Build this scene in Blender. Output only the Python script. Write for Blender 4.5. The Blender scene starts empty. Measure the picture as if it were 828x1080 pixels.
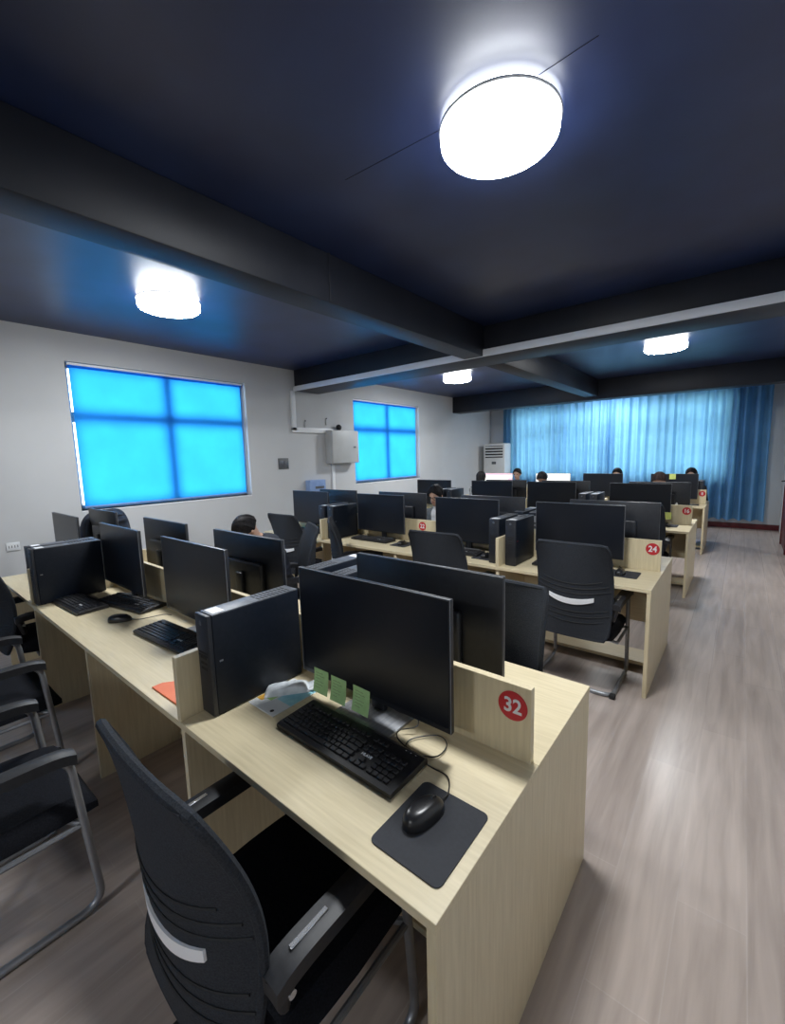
import bpy, bmesh, math, random
from mathutils import Vector, Matrix, Euler, kdtree

S = bpy.context.scene
COL = S.collection
PI = math.pi
rnd = random.Random(7)

# ------------------------------------------------------------------ camera, sky, exposure
cam_d = bpy.data.cameras.new('camera')
cam = bpy.data.objects.new('camera', cam_d); COL.objects.link(cam)
F_PX, YAW, PITCH, ROLL = 451.4, 0.68514, -0.128696, -0.026094
cy, sy, cp, sp = math.cos(YAW), math.sin(YAW), math.cos(PITCH), math.sin(PITCH)
fwd = Vector((-sy*cp, cy*cp, sp)); rt = Vector((cy, sy, 0)); up = rt.cross(fwd)
cr, sr = math.cos(ROLL), math.sin(ROLL)
c0 = cr*rt + sr*up; c1 = -sr*rt + cr*up; c2 = -fwd
M = Matrix(((c0.x, c1.x, c2.x, 0), (c0.y, c1.y, c2.y, 0), (c0.z, c1.z, c2.z, 1.65), (0, 0, 0, 1)))
cam.matrix_world = M
cam_d.sensor_fit = 'VERTICAL'; cam_d.sensor_height = 24.0
cam_d.lens = F_PX * 24.0 / 1080.0
cam_d.clip_start = 0.02; cam_d.clip_end = 100
S.camera = cam

world = bpy.data.worlds.new('world'); S.world = world; world.use_nodes = True
wn = world.node_tree.nodes['Background']
wn.inputs[0].default_value = (0.86, 0.94, 1.0, 1); wn.inputs[1].default_value = 3.2

S.view_settings.view_transform = 'Standard'; S.view_settings.look = 'None'
S.view_settings.gamma = 1.0; S.view_settings.use_curve_mapping = False
S.view_settings.exposure = 1.33
S.cycles.max_bounces = 8; S.cycles.diffuse_bounces = 5; S.cycles.transparent_max_bounces = 8
S.cycles.caustics_reflective = False; S.cycles.caustics_refractive = False
S.cycles.sample_clamp_indirect = 6.0
S.cycles.use_denoising = True

LAMP_STRENGTH = 44.0

# ------------------------------------------------------------------ materials
def mat(name, color, rough=0.5, metal=0.0, spec=0.5, coat=0.0, emit=None, estr=0.0):
    m = bpy.data.materials.new(name); m.use_nodes = True
    b = m.node_tree.nodes['Principled BSDF']
    b.inputs['Base Color'].default_value = (*color, 1)
    b.inputs['Roughness'].default_value = rough
    b.inputs['Metallic'].default_value = metal
    b.inputs['Specular IOR Level'].default_value = spec
    if coat: b.inputs['Coat Weight'].default_value = coat
    if emit:
        b.inputs['Emission Color'].default_value = (*emit, 1); b.inputs['Emission Strength'].default_value = estr
    return m

def nodes(m): return m.node_tree.nodes, m.node_tree.links, m.node_tree.nodes['Principled BSDF']

def noise_tint(m, c1, c2, scale=(1, 1, 1), nscale=6.0, detail=4.0, bump=0.0, rough=None, lo=.35, hi=.65):
    """two tones mixed by noise in object space, plus an optional bump of the same noise"""
    N, L, b = nodes(m)
    tc = N.new('ShaderNodeTexCoord'); mp = N.new('ShaderNodeMapping'); mp.inputs['Scale'].default_value = scale
    nz = N.new('ShaderNodeTexNoise'); nz.inputs['Scale'].default_value = nscale; nz.inputs['Detail'].default_value = detail
    cr_ = N.new('ShaderNodeValToRGB')
    cr_.color_ramp.elements[0].color = (*c1, 1); cr_.color_ramp.elements[0].position = lo
    cr_.color_ramp.elements[1].color = (*c2, 1); cr_.color_ramp.elements[1].position = hi
    L.new(tc.outputs['Object'], mp.inputs['Vector']); L.new(mp.outputs['Vector'], nz.inputs['Vector'])
    L.new(nz.outputs['Fac'], cr_.inputs['Fac']); L.new(cr_.outputs['Color'], b.inputs['Base Color'])
    if bump:
        bp = N.new('ShaderNodeBump'); bp.inputs['Strength'].default_value = bump; bp.inputs['Distance'].default_value = 0.01
        L.new(nz.outputs['Fac'], bp.inputs['Height']); L.new(bp.outputs['Normal'], b.inputs['Normal'])
    return m

def oak(name, scale):
    m = mat(name, (.6, .5, .33), .42, spec=.4)
    return noise_tint(m, (.595, .505, .325), (.70, .605, .41), scale, 11.0, 6.0, lo=.28, hi=.72)
M_oak_x = oak('oak_along_x', (.55, 9, 9))
M_oak_z = oak('oak_upright', (9, 9, .55))
M_oak_edge = noise_tint(mat('oak_edge_band', (.66, .57, .40), .45), (.60, .51, .34), (.70, .61, .43), (1, 1, 1), 5)
M_under = noise_tint(mat('desk_underside_board', (.5, .42, .3), .6), (.46, .38, .26), (.55, .46, .32), (.6, 8, 8), 6)

M_screen = noise_tint(mat('monitor_screen', (.006, .008, .013), .32, spec=.5), (.005, .007, .012), (.008, .010, .016), (1, 1, 1), 3)
M_mback = noise_tint(mat('monitor_black_plastic', (.010, .012, .018), .42), (.009, .011, .016), (.014, .016, .022), (1, 1, 1), 40, bump=.03)
M_medge = noise_tint(mat('monitor_edge_grey', (.16, .17, .19), .35), (.14, .15, .17), (.19, .20, .22), (1, 1, 1), 8)
M_silver = noise_tint(mat('brushed_silver', (.32, .33, .35), .35, .6), (.28, .29, .31), (.36, .37, .39), (20, 1, 1), 6)
M_case = noise_tint(mat('tower_black_steel', (.006, .010, .018), .45, spec=.28), (.005, .009, .017), (.008, .012, .022), (1, 1, 1), 60, bump=.02)
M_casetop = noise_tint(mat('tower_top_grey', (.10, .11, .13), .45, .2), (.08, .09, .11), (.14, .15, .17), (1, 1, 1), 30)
M_front = noise_tint(mat('tower_front_plastic', (.014, .016, .022), .45), (.012, .014, .02), (.018, .02, .027), (1, 1, 1), 30)
M_vent = noise_tint(mat('vent_dark', (.01, .01, .012), .7), (.008, .008, .01), (.014, .014, .016), (1, 1, 1), 20)
M_kb = noise_tint(mat('keyboard_black', (.012, .012, .014), .45), (.010, .010, .012), (.016, .016, .018), (1, 1, 1), 50)
M_key = noise_tint(mat('key_black', (.016, .016, .019), .4), (.013, .013, .016), (.022, .022, .026), (1, 1, 1), 60)
M_mouse = noise_tint(mat('mouse_black', (.012, .012, .014), .3), (.010, .010, .012), (.016, .016, .018), (1, 1, 1), 10)
M_pad = noise_tint(mat('mouse_pad_cloth', (.028, .030, .036), .85), (.027, .029, .035), (.031, .033, .040), (1, 1, 1), 120, bump=.03)
M_cable = noise_tint(mat('cable_black', (.012, .012, .013), .5), (.010, .010, .011), (.016, .016, .017), (1, 1, 1), 8)
M_white_mark = noise_tint(mat('printed_white', (.75, .76, .78), .5), (.72, .73, .75), (.78, .79, .81), (1, 1, 1), 9)
M_red = noise_tint(mat('sign_red', (.50, .018, .028), .45), (.47, .016, .025), (.54, .02, .03), (1, 1, 1), 9)
M_mesh = noise_tint(mat('chair_back_mesh', (.030, .033, .040), .85, spec=.25), (.018, .021, .027), (.033, .037, .045), (1, 1, 1), 260, 2, bump=.25)
M_rib = noise_tint(mat('chair_back_rib', (.006, .007, .009), .7), (.005, .006, .008), (.009, .010, .012), (1, 1, 1), 40)
M_seat = noise_tint(mat('chair_seat_cloth', (.010, .011, .015), .95, spec=.12), (.008, .009, .012), (.014, .015, .02), (1, 1, 1), 200, 2, bump=.2)
M_chplast = noise_tint(mat('chair_black_plastic', (.014, .015, .018), .5), (.012, .013, .016), (.018, .019, .023), (1, 1, 1), 80, bump=.03)
M_pole = noise_tint(mat('chair_grey_tube', (.28, .29, .31), .34, .6), (.25, .26, .28), (.32, .33, .35), (1, 1, 1), 12)
M_insert = noise_tint(mat('chair_white_insert', (.90, .91, .93), .3), (.88, .89, .91), (.92, .93, .95), (1, 1, 1), 8)
M_slot = noise_tint(mat('bright_metal', (.6, .61, .64), .25, .9), (.56, .57, .6), (.66, .67, .7), (1, 1, 1), 9)
M_rubber = noise_tint(mat('black_rubber', (.012, .012, .013), .8), (.010, .010, .011), (.016, .016, .017), (1, 1, 1), 20)

M_wall = noise_tint(mat('wall_white_paint', (.57, .58, .59), .75, spec=.2), (.555, .565, .575), (.59, .60, .61), (1, 1, 1), 1.3, 5, bump=.02)
M_ceil = noise_tint(mat('ceiling_navy_gloss_paint', (.012, .024, .082), .40, spec=.8), (.009, .018, .066), (.016, .031, .10), (1, 1, 1), 2.0, 5, bump=.06)
M_beam = noise_tint(mat('beam_charcoal_paint', (.012, .014, .022), .5, spec=.35), (.010, .012, .019), (.016, .018, .026), (1, 1, 1), 2.4, 6, bump=.08)
M_trunk = noise_tint(mat('trunking_white', (.78, .80, .83), .45), (.76, .78, .81), (.81, .83, .86), (1, 1, 1), 4)
M_darkred = noise_tint(mat('dark_red_paint', (.10, .010, .014), .45), (.085, .008, .012), (.12, .014, .018), (2, 2, 2), 4)
M_pvc = noise_tint(mat('window_white_plastic', (.78, .80, .82), .4), (.76, .78, .80), (.80, .82, .84), (1, 1, 1), 4)
M_boxgrey = noise_tint(mat('metal_box_pale_grey', (.46, .47, .47), .45), (.44, .45, .45), (.49, .50, .50), (1, 1, 1), 4)
M_platedark = noise_tint(mat('switch_plate_grey', (.10, .105, .11), .4), (.09, .095, .10), (.12, .125, .13), (1, 1, 1), 9)
M_lampwhite = noise_tint(mat('lamp_rim_white', (.75, .76, .78), .4), (.73, .74, .76), (.78, .79, .81), (1, 1, 1), 9)
M_acwhite = noise_tint(mat('air_conditioner_white', (.70, .71, .70), .4), (.68, .69, .68), (.73, .74, .73), (1, 1, 1), 5)
M_green = noise_tint(mat('sticky_note_green', (.46, .72, .32), .75), (.42, .68, .29), (.50, .76, .35), (1, 1, 1), 30)
M_ink = noise_tint(mat('pen_ink_grey', (.12, .22, .10), .8), (.10, .2, .09), (.14, .24, .12), (1, 1, 1), 30)
M_yellownote = noise_tint(mat('sticky_note_yellow', (.55, .62, .16), .75), (.52, .58, .14), (.6, .66, .2), (1, 1, 1), 20)
M_paper = noise_tint(mat('paper_white', (.72, .74, .74), .7), (.69, .71, .71), (.76, .78, .78), (1, 1, 1), 12)
M_cyan = noise_tint(mat('print_cyan', (.28, .62, .70), .5), (.22, .54, .64), (.40, .72, .78), (1, 1, 1), 14)
M_amber = noise_tint(mat('print_amber', (.72, .40, .06), .5), (.68, .36, .05), (.76, .45, .08), (1, 1, 1), 14)
M_leaf = noise_tint(mat('print_green', (.30, .50, .14), .5), (.26, .45, .12), (.34, .55, .18), (1, 1, 1), 14)
M_film = noise_tint(mat('clear_film_wrap', (.66, .70, .73), .16, spec=.8), (.55, .60, .64), (.76, .79, .81), (1, 1, 1), 26, bump=.5)
M_orange = noise_tint(mat('orange_card', (.78, .16, .05), .55), (.74, .14, .04), (.82, .19, .07), (1, 1, 1), 7)
M_bluebox = noise_tint(mat('pale_blue_plastic', (.24, .36, .62), .4), (.21, .32, .58), (.28, .40, .66), (1, 1, 1), 9)
M_pink = noise_tint(mat('lit_screen_pink', (.6, .1, .2), .4), (.6, .1, .2), (.65, .12, .22), (1, 1, 1), 5)
M_bottle = noise_tint(mat('bottle_translucent_white', (.72, .76, .78), .2, spec=.6), (.68, .72, .75), (.78, .82, .84), (1, 1, 1), 14)

M_skin = noise_tint(mat('skin', (.50, .30, .22), .55), (.47, .28, .20), (.53, .33, .24), (1, 1, 1), 10)
M_hair = noise_tint(mat('hair_black', (.008, .007, .008), .6, spec=.15), (.005, .005, .006), (.014, .012, .013), (30, 30, 4), 4, bump=.4)
M_hairbrown = noise_tint(mat('hair_dark_brown', (.020, .011, .010), .6, spec=.15), (.014, .008, .007), (.030, .017, .015), (30, 30, 4), 4, bump=.4)
M_navy = noise_tint(mat('cloth_dark_navy', (.012, .016, .028), .85), (.010, .013, .022), (.018, .022, .036), (1, 1, 1), 14, bump=.2)
M_grey = noise_tint(mat('cloth_grey', (.13, .14, .15), .85), (.11, .12, .13), (.16, .17, .18), (1, 1, 1), 14, bump=.2)
M_whitecl = noise_tint(mat('cloth_white', (.66, .66, .67), .85), (.62, .62, .63), (.70, .70, .71), (1, 1, 1), 14, bump=.2)
M_blackcl = noise_tint(mat('cloth_black', (.010, .010, .012), .85), (.008, .008, .010), (.014, .014, .016), (1, 1, 1), 14, bump=.2)
M_eye = noise_tint(mat('eye_dark', (.02, .015, .012), .2), (.015, .012, .010), (.03, .02, .016), (1, 1, 1), 30)
M_lip = noise_tint(mat('lip', (.36, .13, .11), .5), (.34, .12, .10), (.38, .14, .12), (1, 1, 1), 30)

# floor: grey-brown laminate planks that run down the room
M_floor = mat('floor_laminate_planks', (.3, .25, .22), .27, spec=.5)
def floor_nodes():
    N, L, b = nodes(M_floor)
    tc = N.new('ShaderNodeTexCoord'); mp = N.new('ShaderNodeMapping'); mp.inputs['Rotation'].default_value = (0, 0, PI/2)
    mp.inputs['Location'].default_value = (0.0, 0.09, 0)
    L.new(tc.outputs['Object'], mp.inputs['Vector'])
    br = N.new('ShaderNodeTexBrick'); br.inputs['Scale'].default_value = 1.0
    br.inputs['Brick Width'].default_value = 1.25; br.inputs['Row Height'].default_value = 0.2
    br.inputs['Mortar Size'].default_value = 0.0022; br.inputs['Mortar Smooth'].default_value = 0.1
    br.offset = .37; br.inputs['Bias'].default_value = 0.0
    br.inputs['Color1'].default_value = (.47, .395, .35, 1); br.inputs['Color2'].default_value = (.43, .36, .32, 1)
    br.inputs['Mortar'].default_value = (.54, .47, .43, 1)  # lighter joint colour paints in the glints along the plank seams
    L.new(mp.outputs['Vector'], br.inputs['Vector'])
    m2 = N.new('ShaderNodeMapping'); m2.inputs['Scale'].default_value = (9, .7, 1)
    L.new(tc.outputs['Object'], m2.inputs['Vector'])
    nz = N.new('ShaderNodeTexNoise'); nz.inputs['Scale'].default_value = 2.2; nz.inputs['Detail'].default_value = 5; nz.inputs['Distortion'].default_value = .4
    L.new(m2.outputs['Vector'], nz.inputs['Vector'])
    rp = N.new('ShaderNodeValToRGB'); rp.color_ramp.elements[0].color = (.78, .77, .76, 1); rp.color_ramp.elements[0].position = .3
    rp.color_ramp.elements[1].color = (1.10, 1.10, 1.10, 1); rp.color_ramp.elements[1].position = .7
    L.new(nz.outputs['Fac'], rp.inputs['Fac'])
    mx = N.new('ShaderNodeMix'); mx.data_type = 'RGBA'; mx.blend_type = 'MULTIPLY'; mx.inputs['Factor'].default_value = 1
    L.new(br.outputs['Color'], mx.inputs['A']); L.new(rp.outputs['Color'], mx.inputs['B'])
    L.new(mx.outputs['Result'], b.inputs['Base Color'])
    rr = N.new('ShaderNodeMapRange'); rr.inputs['To Min'].default_value = .29; rr.inputs['To Max'].default_value = .2
    L.new(br.outputs['Fac'], rr.inputs['Value']); L.new(rr.outputs['Result'], b.inputs['Roughness'])
floor_nodes()

def cloth_trans(name, col_r, col_t, weave=300.0, gloss=0.0):
    """woven cloth that lets daylight through: diffuse on this side plus translucent"""
    m = bpy.data.materials.new(name); m.use_nodes = True
    N, L = m.node_tree.nodes, m.node_tree.links
    N.remove(N['Principled BSDF']); out = N['Material Output']
    d = N.new('ShaderNodeBsdfDiffuse'); t = N.new('ShaderNodeBsdfTranslucent'); a = N.new('ShaderNodeAddShader')
    tc = N.new('ShaderNodeTexCoord'); nz = N.new('ShaderNodeTexNoise'); nz.inputs['Scale'].default_value = 3.0; nz.inputs['Detail'].default_value = 3
    L.new(tc.outputs['Object'], nz.inputs['Vector'])
    for sh, c in ((d, col_r), (t, col_t)):
        rp = N.new('ShaderNodeValToRGB')
        rp.color_ramp.elements[0].position = .3; rp.color_ramp.elements[1].position = .7
        rp.color_ramp.elements[0].color = (*[v*.92 for v in c], 1); rp.color_ramp.elements[1].color = (*[v*1.06 for v in c], 1)
        L.new(nz.outputs['Fac'], rp.inputs['Fac']); L.new(rp.outputs['Color'], sh.inputs['Color'])
    L.new(d.outputs[0], a.inputs[0]); L.new(t.outputs[0], a.inputs[1]); L.new(a.outputs[0], out.inputs['Surface'])
    return m
M_blind = cloth_trans('blue_blind_cloth', (.010, .075, .22), (.022, .27, .64))
M_curtain = cloth_trans('blue_curtain_cloth', (.08, .17, .30), (.115, .25, .335))

def glass_mat():
    m = bpy.data.materials.new('window_glass'); m.use_nodes = True
    N, L = m.node_tree.nodes, m.node_tree.links
    N.remove(N['Principled BSDF']); out = N['Material Output']
    t = N.new('ShaderNodeBsdfTransparent'); t.inputs['Color'].default_value = (.93, .96, .95, 1)
    g = N.new('ShaderNodeBsdfGlossy'); g.inputs['Roughness'].default_value = .03
    fr = N.new('ShaderNodeFresnel'); fr.inputs['IOR'].default_value = 1.45
    mx = N.new('ShaderNodeMixShader')
    L.new(fr.outputs[0], mx.inputs[0]); L.new(t.outputs[0], mx.inputs[1]); L.new(g.outputs[0], mx.inputs[2]); L.new(mx.outputs[0], out.inputs['Surface'])
    return m
M_glass = glass_mat()

def emis(name, col, st):
    m = bpy.data.materials.new(name); m.use_nodes = True
    N, L, b = nodes(m)
    b.inputs['Base Color'].default_value = (.8, .8, .8, 1)
    b.inputs['Emission Color'].default_value = (*col, 1); b.inputs['Emission Strength'].default_value = st
    return m
M_lamp = emis('lamp_diffuser_lit', (.95, .98, 1.0), LAMP_STRENGTH)
M_lampside = emis('lamp_rim_diffuser_lit', (.95, .98, 1.0), LAMP_STRENGTH*.11)
M_lit = emis('lit_white_screen', (.95, .93, .80), .36)
M_litpink = emis('lit_pink_screen', (.85, .10, .22), .24)
M_littext = emis('lit_screen_text', (.15, .2, .12), .06)

# ------------------------------------------------------------------ mesh helpers
class MB:
    """collects shapes and links them as ONE mesh object"""
    def __init__(s): s.bm = bmesh.new(); s.mats = []
    def mi(s, m):
        if m not in s.mats: s.mats.append(m)
        return s.mats.index(m)
    def _take(s, tmp, m, smooth=False, xf=None):
        if xf is not None: bmesh.ops.transform(tmp, matrix=xf, verts=tmp.verts)
        k = s.mi(m); vm = {}
        for v in tmp.verts: vm[v] = s.bm.verts.new(v.co)
        for f in tmp.faces:
            try:
                nf = s.bm.faces.new([vm[v] for v in f.verts]); nf.material_index = k; nf.smooth = smooth
            except ValueError: pass
        tmp.free(); return s
    def box(s, x0, x1, y0, y1, z0, z1, m, bev=0.0, seg=2, xf=None, smooth=None):
        t = bmesh.new(); bmesh.ops.create_cube(t, size=1)
        bmesh.ops.scale(t, vec=(x1-x0, y1-y0, z1-z0), verts=t.verts)
        bmesh.ops.translate(t, vec=((x0+x1)/2, (y0+y1)/2, (z0+z1)/2), verts=t.verts)
        if bev: bmesh.ops.bevel(t, geom=t.edges[:], offset=bev, segments=seg, profile=.5, affect='EDGES', clamp_overlap=True)
        return s._take(t, m, bool(bev) if smooth is None else smooth, xf)
    def cyl(s, c, r, h, m, seg=24, axis='z', r2=None, bev=0.0, xf=None):
        t = bmesh.new(); bmesh.ops.create_cone(t, cap_ends=True, segments=seg, radius1=r, radius2=r if r2 is None else r2, depth=h)
        if bev: bmesh.ops.bevel(t, geom=[e for e in t.edges if e.calc_face_angle(0) > .6], offset=bev, segments=2, profile=.5, affect='EDGES')
        R = {'z': Matrix(), 'x': Matrix.Rotation(PI/2, 4, 'Y'), 'y': Matrix.Rotation(-PI/2, 4, 'X')}[axis]
        X = Matrix.Translation(c) @ R
        if xf is not None: X = xf @ X
        return s._take(t, m, True, X)
    def tube(s, pts, r, m, seg=8, closed=False, caps=True):
        pts = [Vector(p) for p in pts]; n = len(pts); k = s.mi(m); rings = []
        T = []
        for i in range(n):
            a = pts[(i-1) % n] if (closed or i > 0) else pts[i]; b = pts[(i+1) % n] if (closed or i < n-1) else pts[i]
            T.append((b-a).normalized())
        N0 = T[0].orthogonal().normalized()
        for i in range(n):
            if i: 
                q = T[i-1].rotation_difference(T[i]); N0 = (q @ N0); N0 = (N0 - T[i]*N0.dot(T[i])).normalized()
            B = T[i].cross(N0); rr = r[i] if isinstance(r, (list, tuple)) else r
            rings.append([s.bm.verts.new(pts[i] + (N0*math.cos(a) + B*math.sin(a))*rr) for a in [2*PI*j/seg for j in range(seg)]])
        for i in range(n if closed else n-1):
            A, Bq = rings[i], rings[(i+1) % n]
            for j in range(seg):
                f = s.bm.faces.new((A[j], A[(j+1) % seg], Bq[(j+1) % seg], Bq[j])); f.smooth = True; f.material_index = k
        if caps and not closed:
            for ring in (list(reversed(rings[0])), rings[-1]):
                f = s.bm.faces.new(ring); f.material_index = k
        return s
    def grid(s, fn, nu, nv, m, thick=None, smooth=True):
        """fn(u,v) -> Vector for u,v in 0..1; thick(u,v) -> offset Vector closes it into a solid"""
        k = s.mi(m)
        A = [[s.bm.verts.new(fn(i/nu, j/nv)) for j in range(nv+1)] for i in range(nu+1)]
        def q(a, b, c, d):
            f = s.bm.faces.new((a, b, c, d)); f.smooth = smooth; f.material_index = k
        for i in range(nu):
            for j in range(nv): q(A[i][j], A[i+1][j], A[i+1][j+1], A[i][j+1])
        if thick:
            B = [[s.bm.verts.new(fn(i/nu, j/nv) + thick(i/nu, j/nv)) for j in range(nv+1)] for i in range(nu+1)]
            for i in range(nu):
                for j in range(nv): q(B[i][j+1], B[i+1][j+1], B[i+1][j], B[i][j])
            for i in range(nu): q(B[i][0], B[i+1][0], A[i+1][0], A[i][0]); q(A[i][nv], A[i+1][nv], B[i+1][nv], B[i][nv])
            for j in range(nv): q(A[0][j], A[0][j+1], B[0][j+1], B[0][j]); q(B[nu][j], B[nu][j+1], A[nu][j+1], A[nu][j])
        return s
    def prism(s, poly, z0, z1, m, xf=None, bev=0.0):
        t = bmesh.new(); n = len(poly)
        a = [t.verts.new((p[0], p[1], z0)) for p in poly]; b = [t.verts.new((p[0], p[1], z1)) for p in poly]
        t.faces.new(list(reversed(a))); t.faces.new(b)
        for i in range(n): t.faces.new((a[i], a[(i+1) % n], b[(i+1) % n], b[i]))
        if bev: bmesh.ops.bevel(t, geom=[e for e in t.edges if abs(e.verts[0].co.z-e.verts[1].co.z) < 1e-6], offset=bev, segments=2, profile=.5, affect='EDGES')
        return s._take(t, m, False, xf)
    def ball(s, c, rad, m, seg=16, ring=10, xf=None):
        t = bmesh.new(); bmesh.ops.create_uvsphere(t, u_segments=seg, v_segments=ring, radius=1)
        X = Matrix.Translation(c) @ Matrix.Diagonal((rad[0], rad[1], rad[2], 1))
        if xf is not None: X = xf @ X
        return s._take(t, m, True, X)
    def build(s, name, parent=None, loc=None, rotz=0.0):
        bmesh.ops.recalc_face_normals(s.bm, faces=s.bm.faces[:])
        me = bpy.data.meshes.new(name); s.bm.to_mesh(me); s.bm.free()
        for m in s.mats: me.materials.append(m)
        if any(p.use_smooth for p in me.polygons): me.set_sharp_from_angle(angle=math.radians(38))
        o = bpy.data.objects.new(name, me); COL.objects.link(o)
        if parent is not None: o.parent = parent
        if loc is not None: o.location = loc
        if rotz: o.rotation_euler = (0, 0, rotz)
        return o

def text_mesh(body, size, bold=0.0, xs=1.0):
    cu = bpy.data.curves.new('lettering', 'FONT'); cu.body = body; cu.size = size; cu.align_x = 'CENTER'; cu.align_y = 'CENTER'
    cu.offset = bold; cu.extrude = 0.0006; cu.resolution_u = 3
    o = bpy.data.objects.new('lettering', cu); COL.objects.link(o)
    dg = bpy.context.evaluated_depsgraph_get(); me = bpy.data.meshes.new_from_object(o.evaluated_get(dg))
    bpy.data.objects.remove(o); bpy.data.curves.remove(cu)
    if xs != 1.0: me.transform(Matrix.Diagonal((xs, 1, 1, 1)))
    return me

def text_obj(name, body, size, m, parent, loc, rot, bold=0.0, xs=1.0):
    me = text_mesh(body, size, bold, xs); me.materials.clear(); me.materials.append(m)
    o = bpy.data.objects.new(name, me); COL.objects.link(o); o.parent = parent; o.location = loc; o.rotation_euler = rot
    return o

def tag(o, label, cat, group=None, kind=None):
    o['label'] = label; o['category'] = cat
    if group: o['group'] = group
    if kind: o['kind'] = kind
    return o
def empty(name, loc=(0, 0, 0), rotz=0.0):
    o = bpy.data.objects.new(name, None); COL.objects.link(o); o.location = loc; o.rotation_euler = (0, 0, rotz); o.empty_display_size = .1
    return o
def struct(o): o['kind'] = 'structure'; return o
def copy_tree(o, parent=None):
    c = o.copy(); COL.objects.link(c)
    if parent is not None: c.parent = parent
    for ch in list(o.children):
        copy_tree(ch, c)
    return c
class Proto:
    """first use moves the built thing itself, later uses copy it with its parts"""
    def __init__(s, fn): s.fn = fn; s.first = None
    def put(s, loc, rotz, label, cat, group, scale=None):
        if s.first is None: o = s.first = s.fn()
        else: o = copy_tree(s.first)
        o.location = loc; o.rotation_euler = (0, 0, rotz); tag(o, label, cat, group)
        return o

# ------------------------------------------------------------------ the room
XL, XR, YB, YF, ZC = -5.55, 0.64, 11.25, -4.9, 3.03
WT = .24
def wall_with_openings(name, along, a0, a1, fixed0, fixed1, opens, m):
    """wall slab: along='y' (x fixed) or 'x' (y fixed); opens = [(a0,a1,z0,z1)]"""
    mb = MB()
    def bx(p0, p1, z0, z1):
        if p1-p0 < 1e-4 or z1-z0 < 1e-4: return
        if along == 'y': mb.box(fixed0, fixed1, p0, p1, z0, z1, m)
        else: mb.box(p0, p1, fixed0, fixed1, z0, z1, m)
    cur = a0
    for (p0, p1, z0, z1) in sorted(opens):
        bx(cur, p0, 0, ZC); bx(p0, p1, 0, z0); bx(p0, p1, z1, ZC); cur = p1
    bx(cur, a1, 0, ZC)
    return struct(mb.build(name))
W1 = (1.45, 3.55, 1.15, 2.73); W2 = (5.74, 7.79, 1.17, 2.72); W0 = (-2.85, -.75, 1.15, 2.73); WB = (-4.85, -0.25, 1.0, 2.75)
struct(MB().box(XL-WT, XR+WT, YF-WT, YB+WT, -.12, 0, M_floor).build('floor'))
struct(MB().box(XL-WT, XR+WT, YF-WT, YB+WT, ZC, ZC+.15, M_ceil).build('ceiling'))
wall_with_openings('wall_left', 'y', YF-WT, YB+WT, XL-WT, XL, [W0, W1, W2], M_wall)
wall_with_openings('wall_back', 'x', XL, XR, YB, YB+WT, [WB], M_wall)
struct(MB().box(XR, XR+WT, YF-WT, YB+WT, 0, ZC, M_wall).build('wall_right'))
struct(MB().box(XL, XR, YF-WT, YF, 0, ZC, M_wall).build('wall_front'))
struct(MB().box(XL, XR-.0, YB-.015, YB, 0, .11, M_darkred, .004).build('baseboard_back'))
struct(MB().box(XL, XL+.015, YF, YB-.02, 0, .11, M_darkred, .004).build('baseboard_left'))
struct(MB().box(XR-.015, XR, YF, 8.75, 0, .11, M_darkred, .004).build('baseboard_right'))

# concrete beams under the ceiling
def beam(name, x0, x1, y0, y1, z0):
    mb = MB(); mb.box(x0, x1, y0, y1, z0, ZC, M_beam, .008)
    return struct(mb.build(name))
BX0, BX1 = -2.50, -2.265
beam('trim_1', XL, XR, 4.43, 4.92, 2.71)
beam('trim_2', XL, XR, 9.20, 9.55, 2.66)
beam('trim_3', BX0, BX1, YF, 4.43, 2.71)
beam('trim_4', BX0, BX1, 4.92, 9.20, 2.71)
beam('trim_5', XL, XR, -.62, -.13, 2.71)
# plaster patch where two castings of the long beam meet
struct(MB().box(BX1-.002, BX1+.006, 2.15, 2.172, 2.72, ZC, M_beam, .002).build('trim_6'))
# formwork seam in the plaster of the ceiling beside the first lamp
sm_ = MB(); sm_.tube([(-1.63, 1.69, ZC-.0003), (-1.2, 1.715, ZC-.0003), (-.9, 1.735, ZC-.0003), (-.70, 1.74, ZC-.0003), (-.46, 1.72, ZC-.0003)], .0016, M_beam, 5)
struct(sm_.build('trim_7'))
# white cable trunking that runs along the foot of the cross beam
tk = empty('cable_trunking', (XL, 4.415, 2.76))
tag(tk, 'long white cable trunking fixed along the lower edge of the dark cross beam', 'cable trunking')
MB().box(.012, XR-XL, -.016, .014, -.052, .02, M_trunk, .003).build('channel', tk)
MB().box(.012, XR-XL, -.0195, -.0155, -.044, .012, M_trunk, .0015).build('cover_strip', tk)

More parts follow.
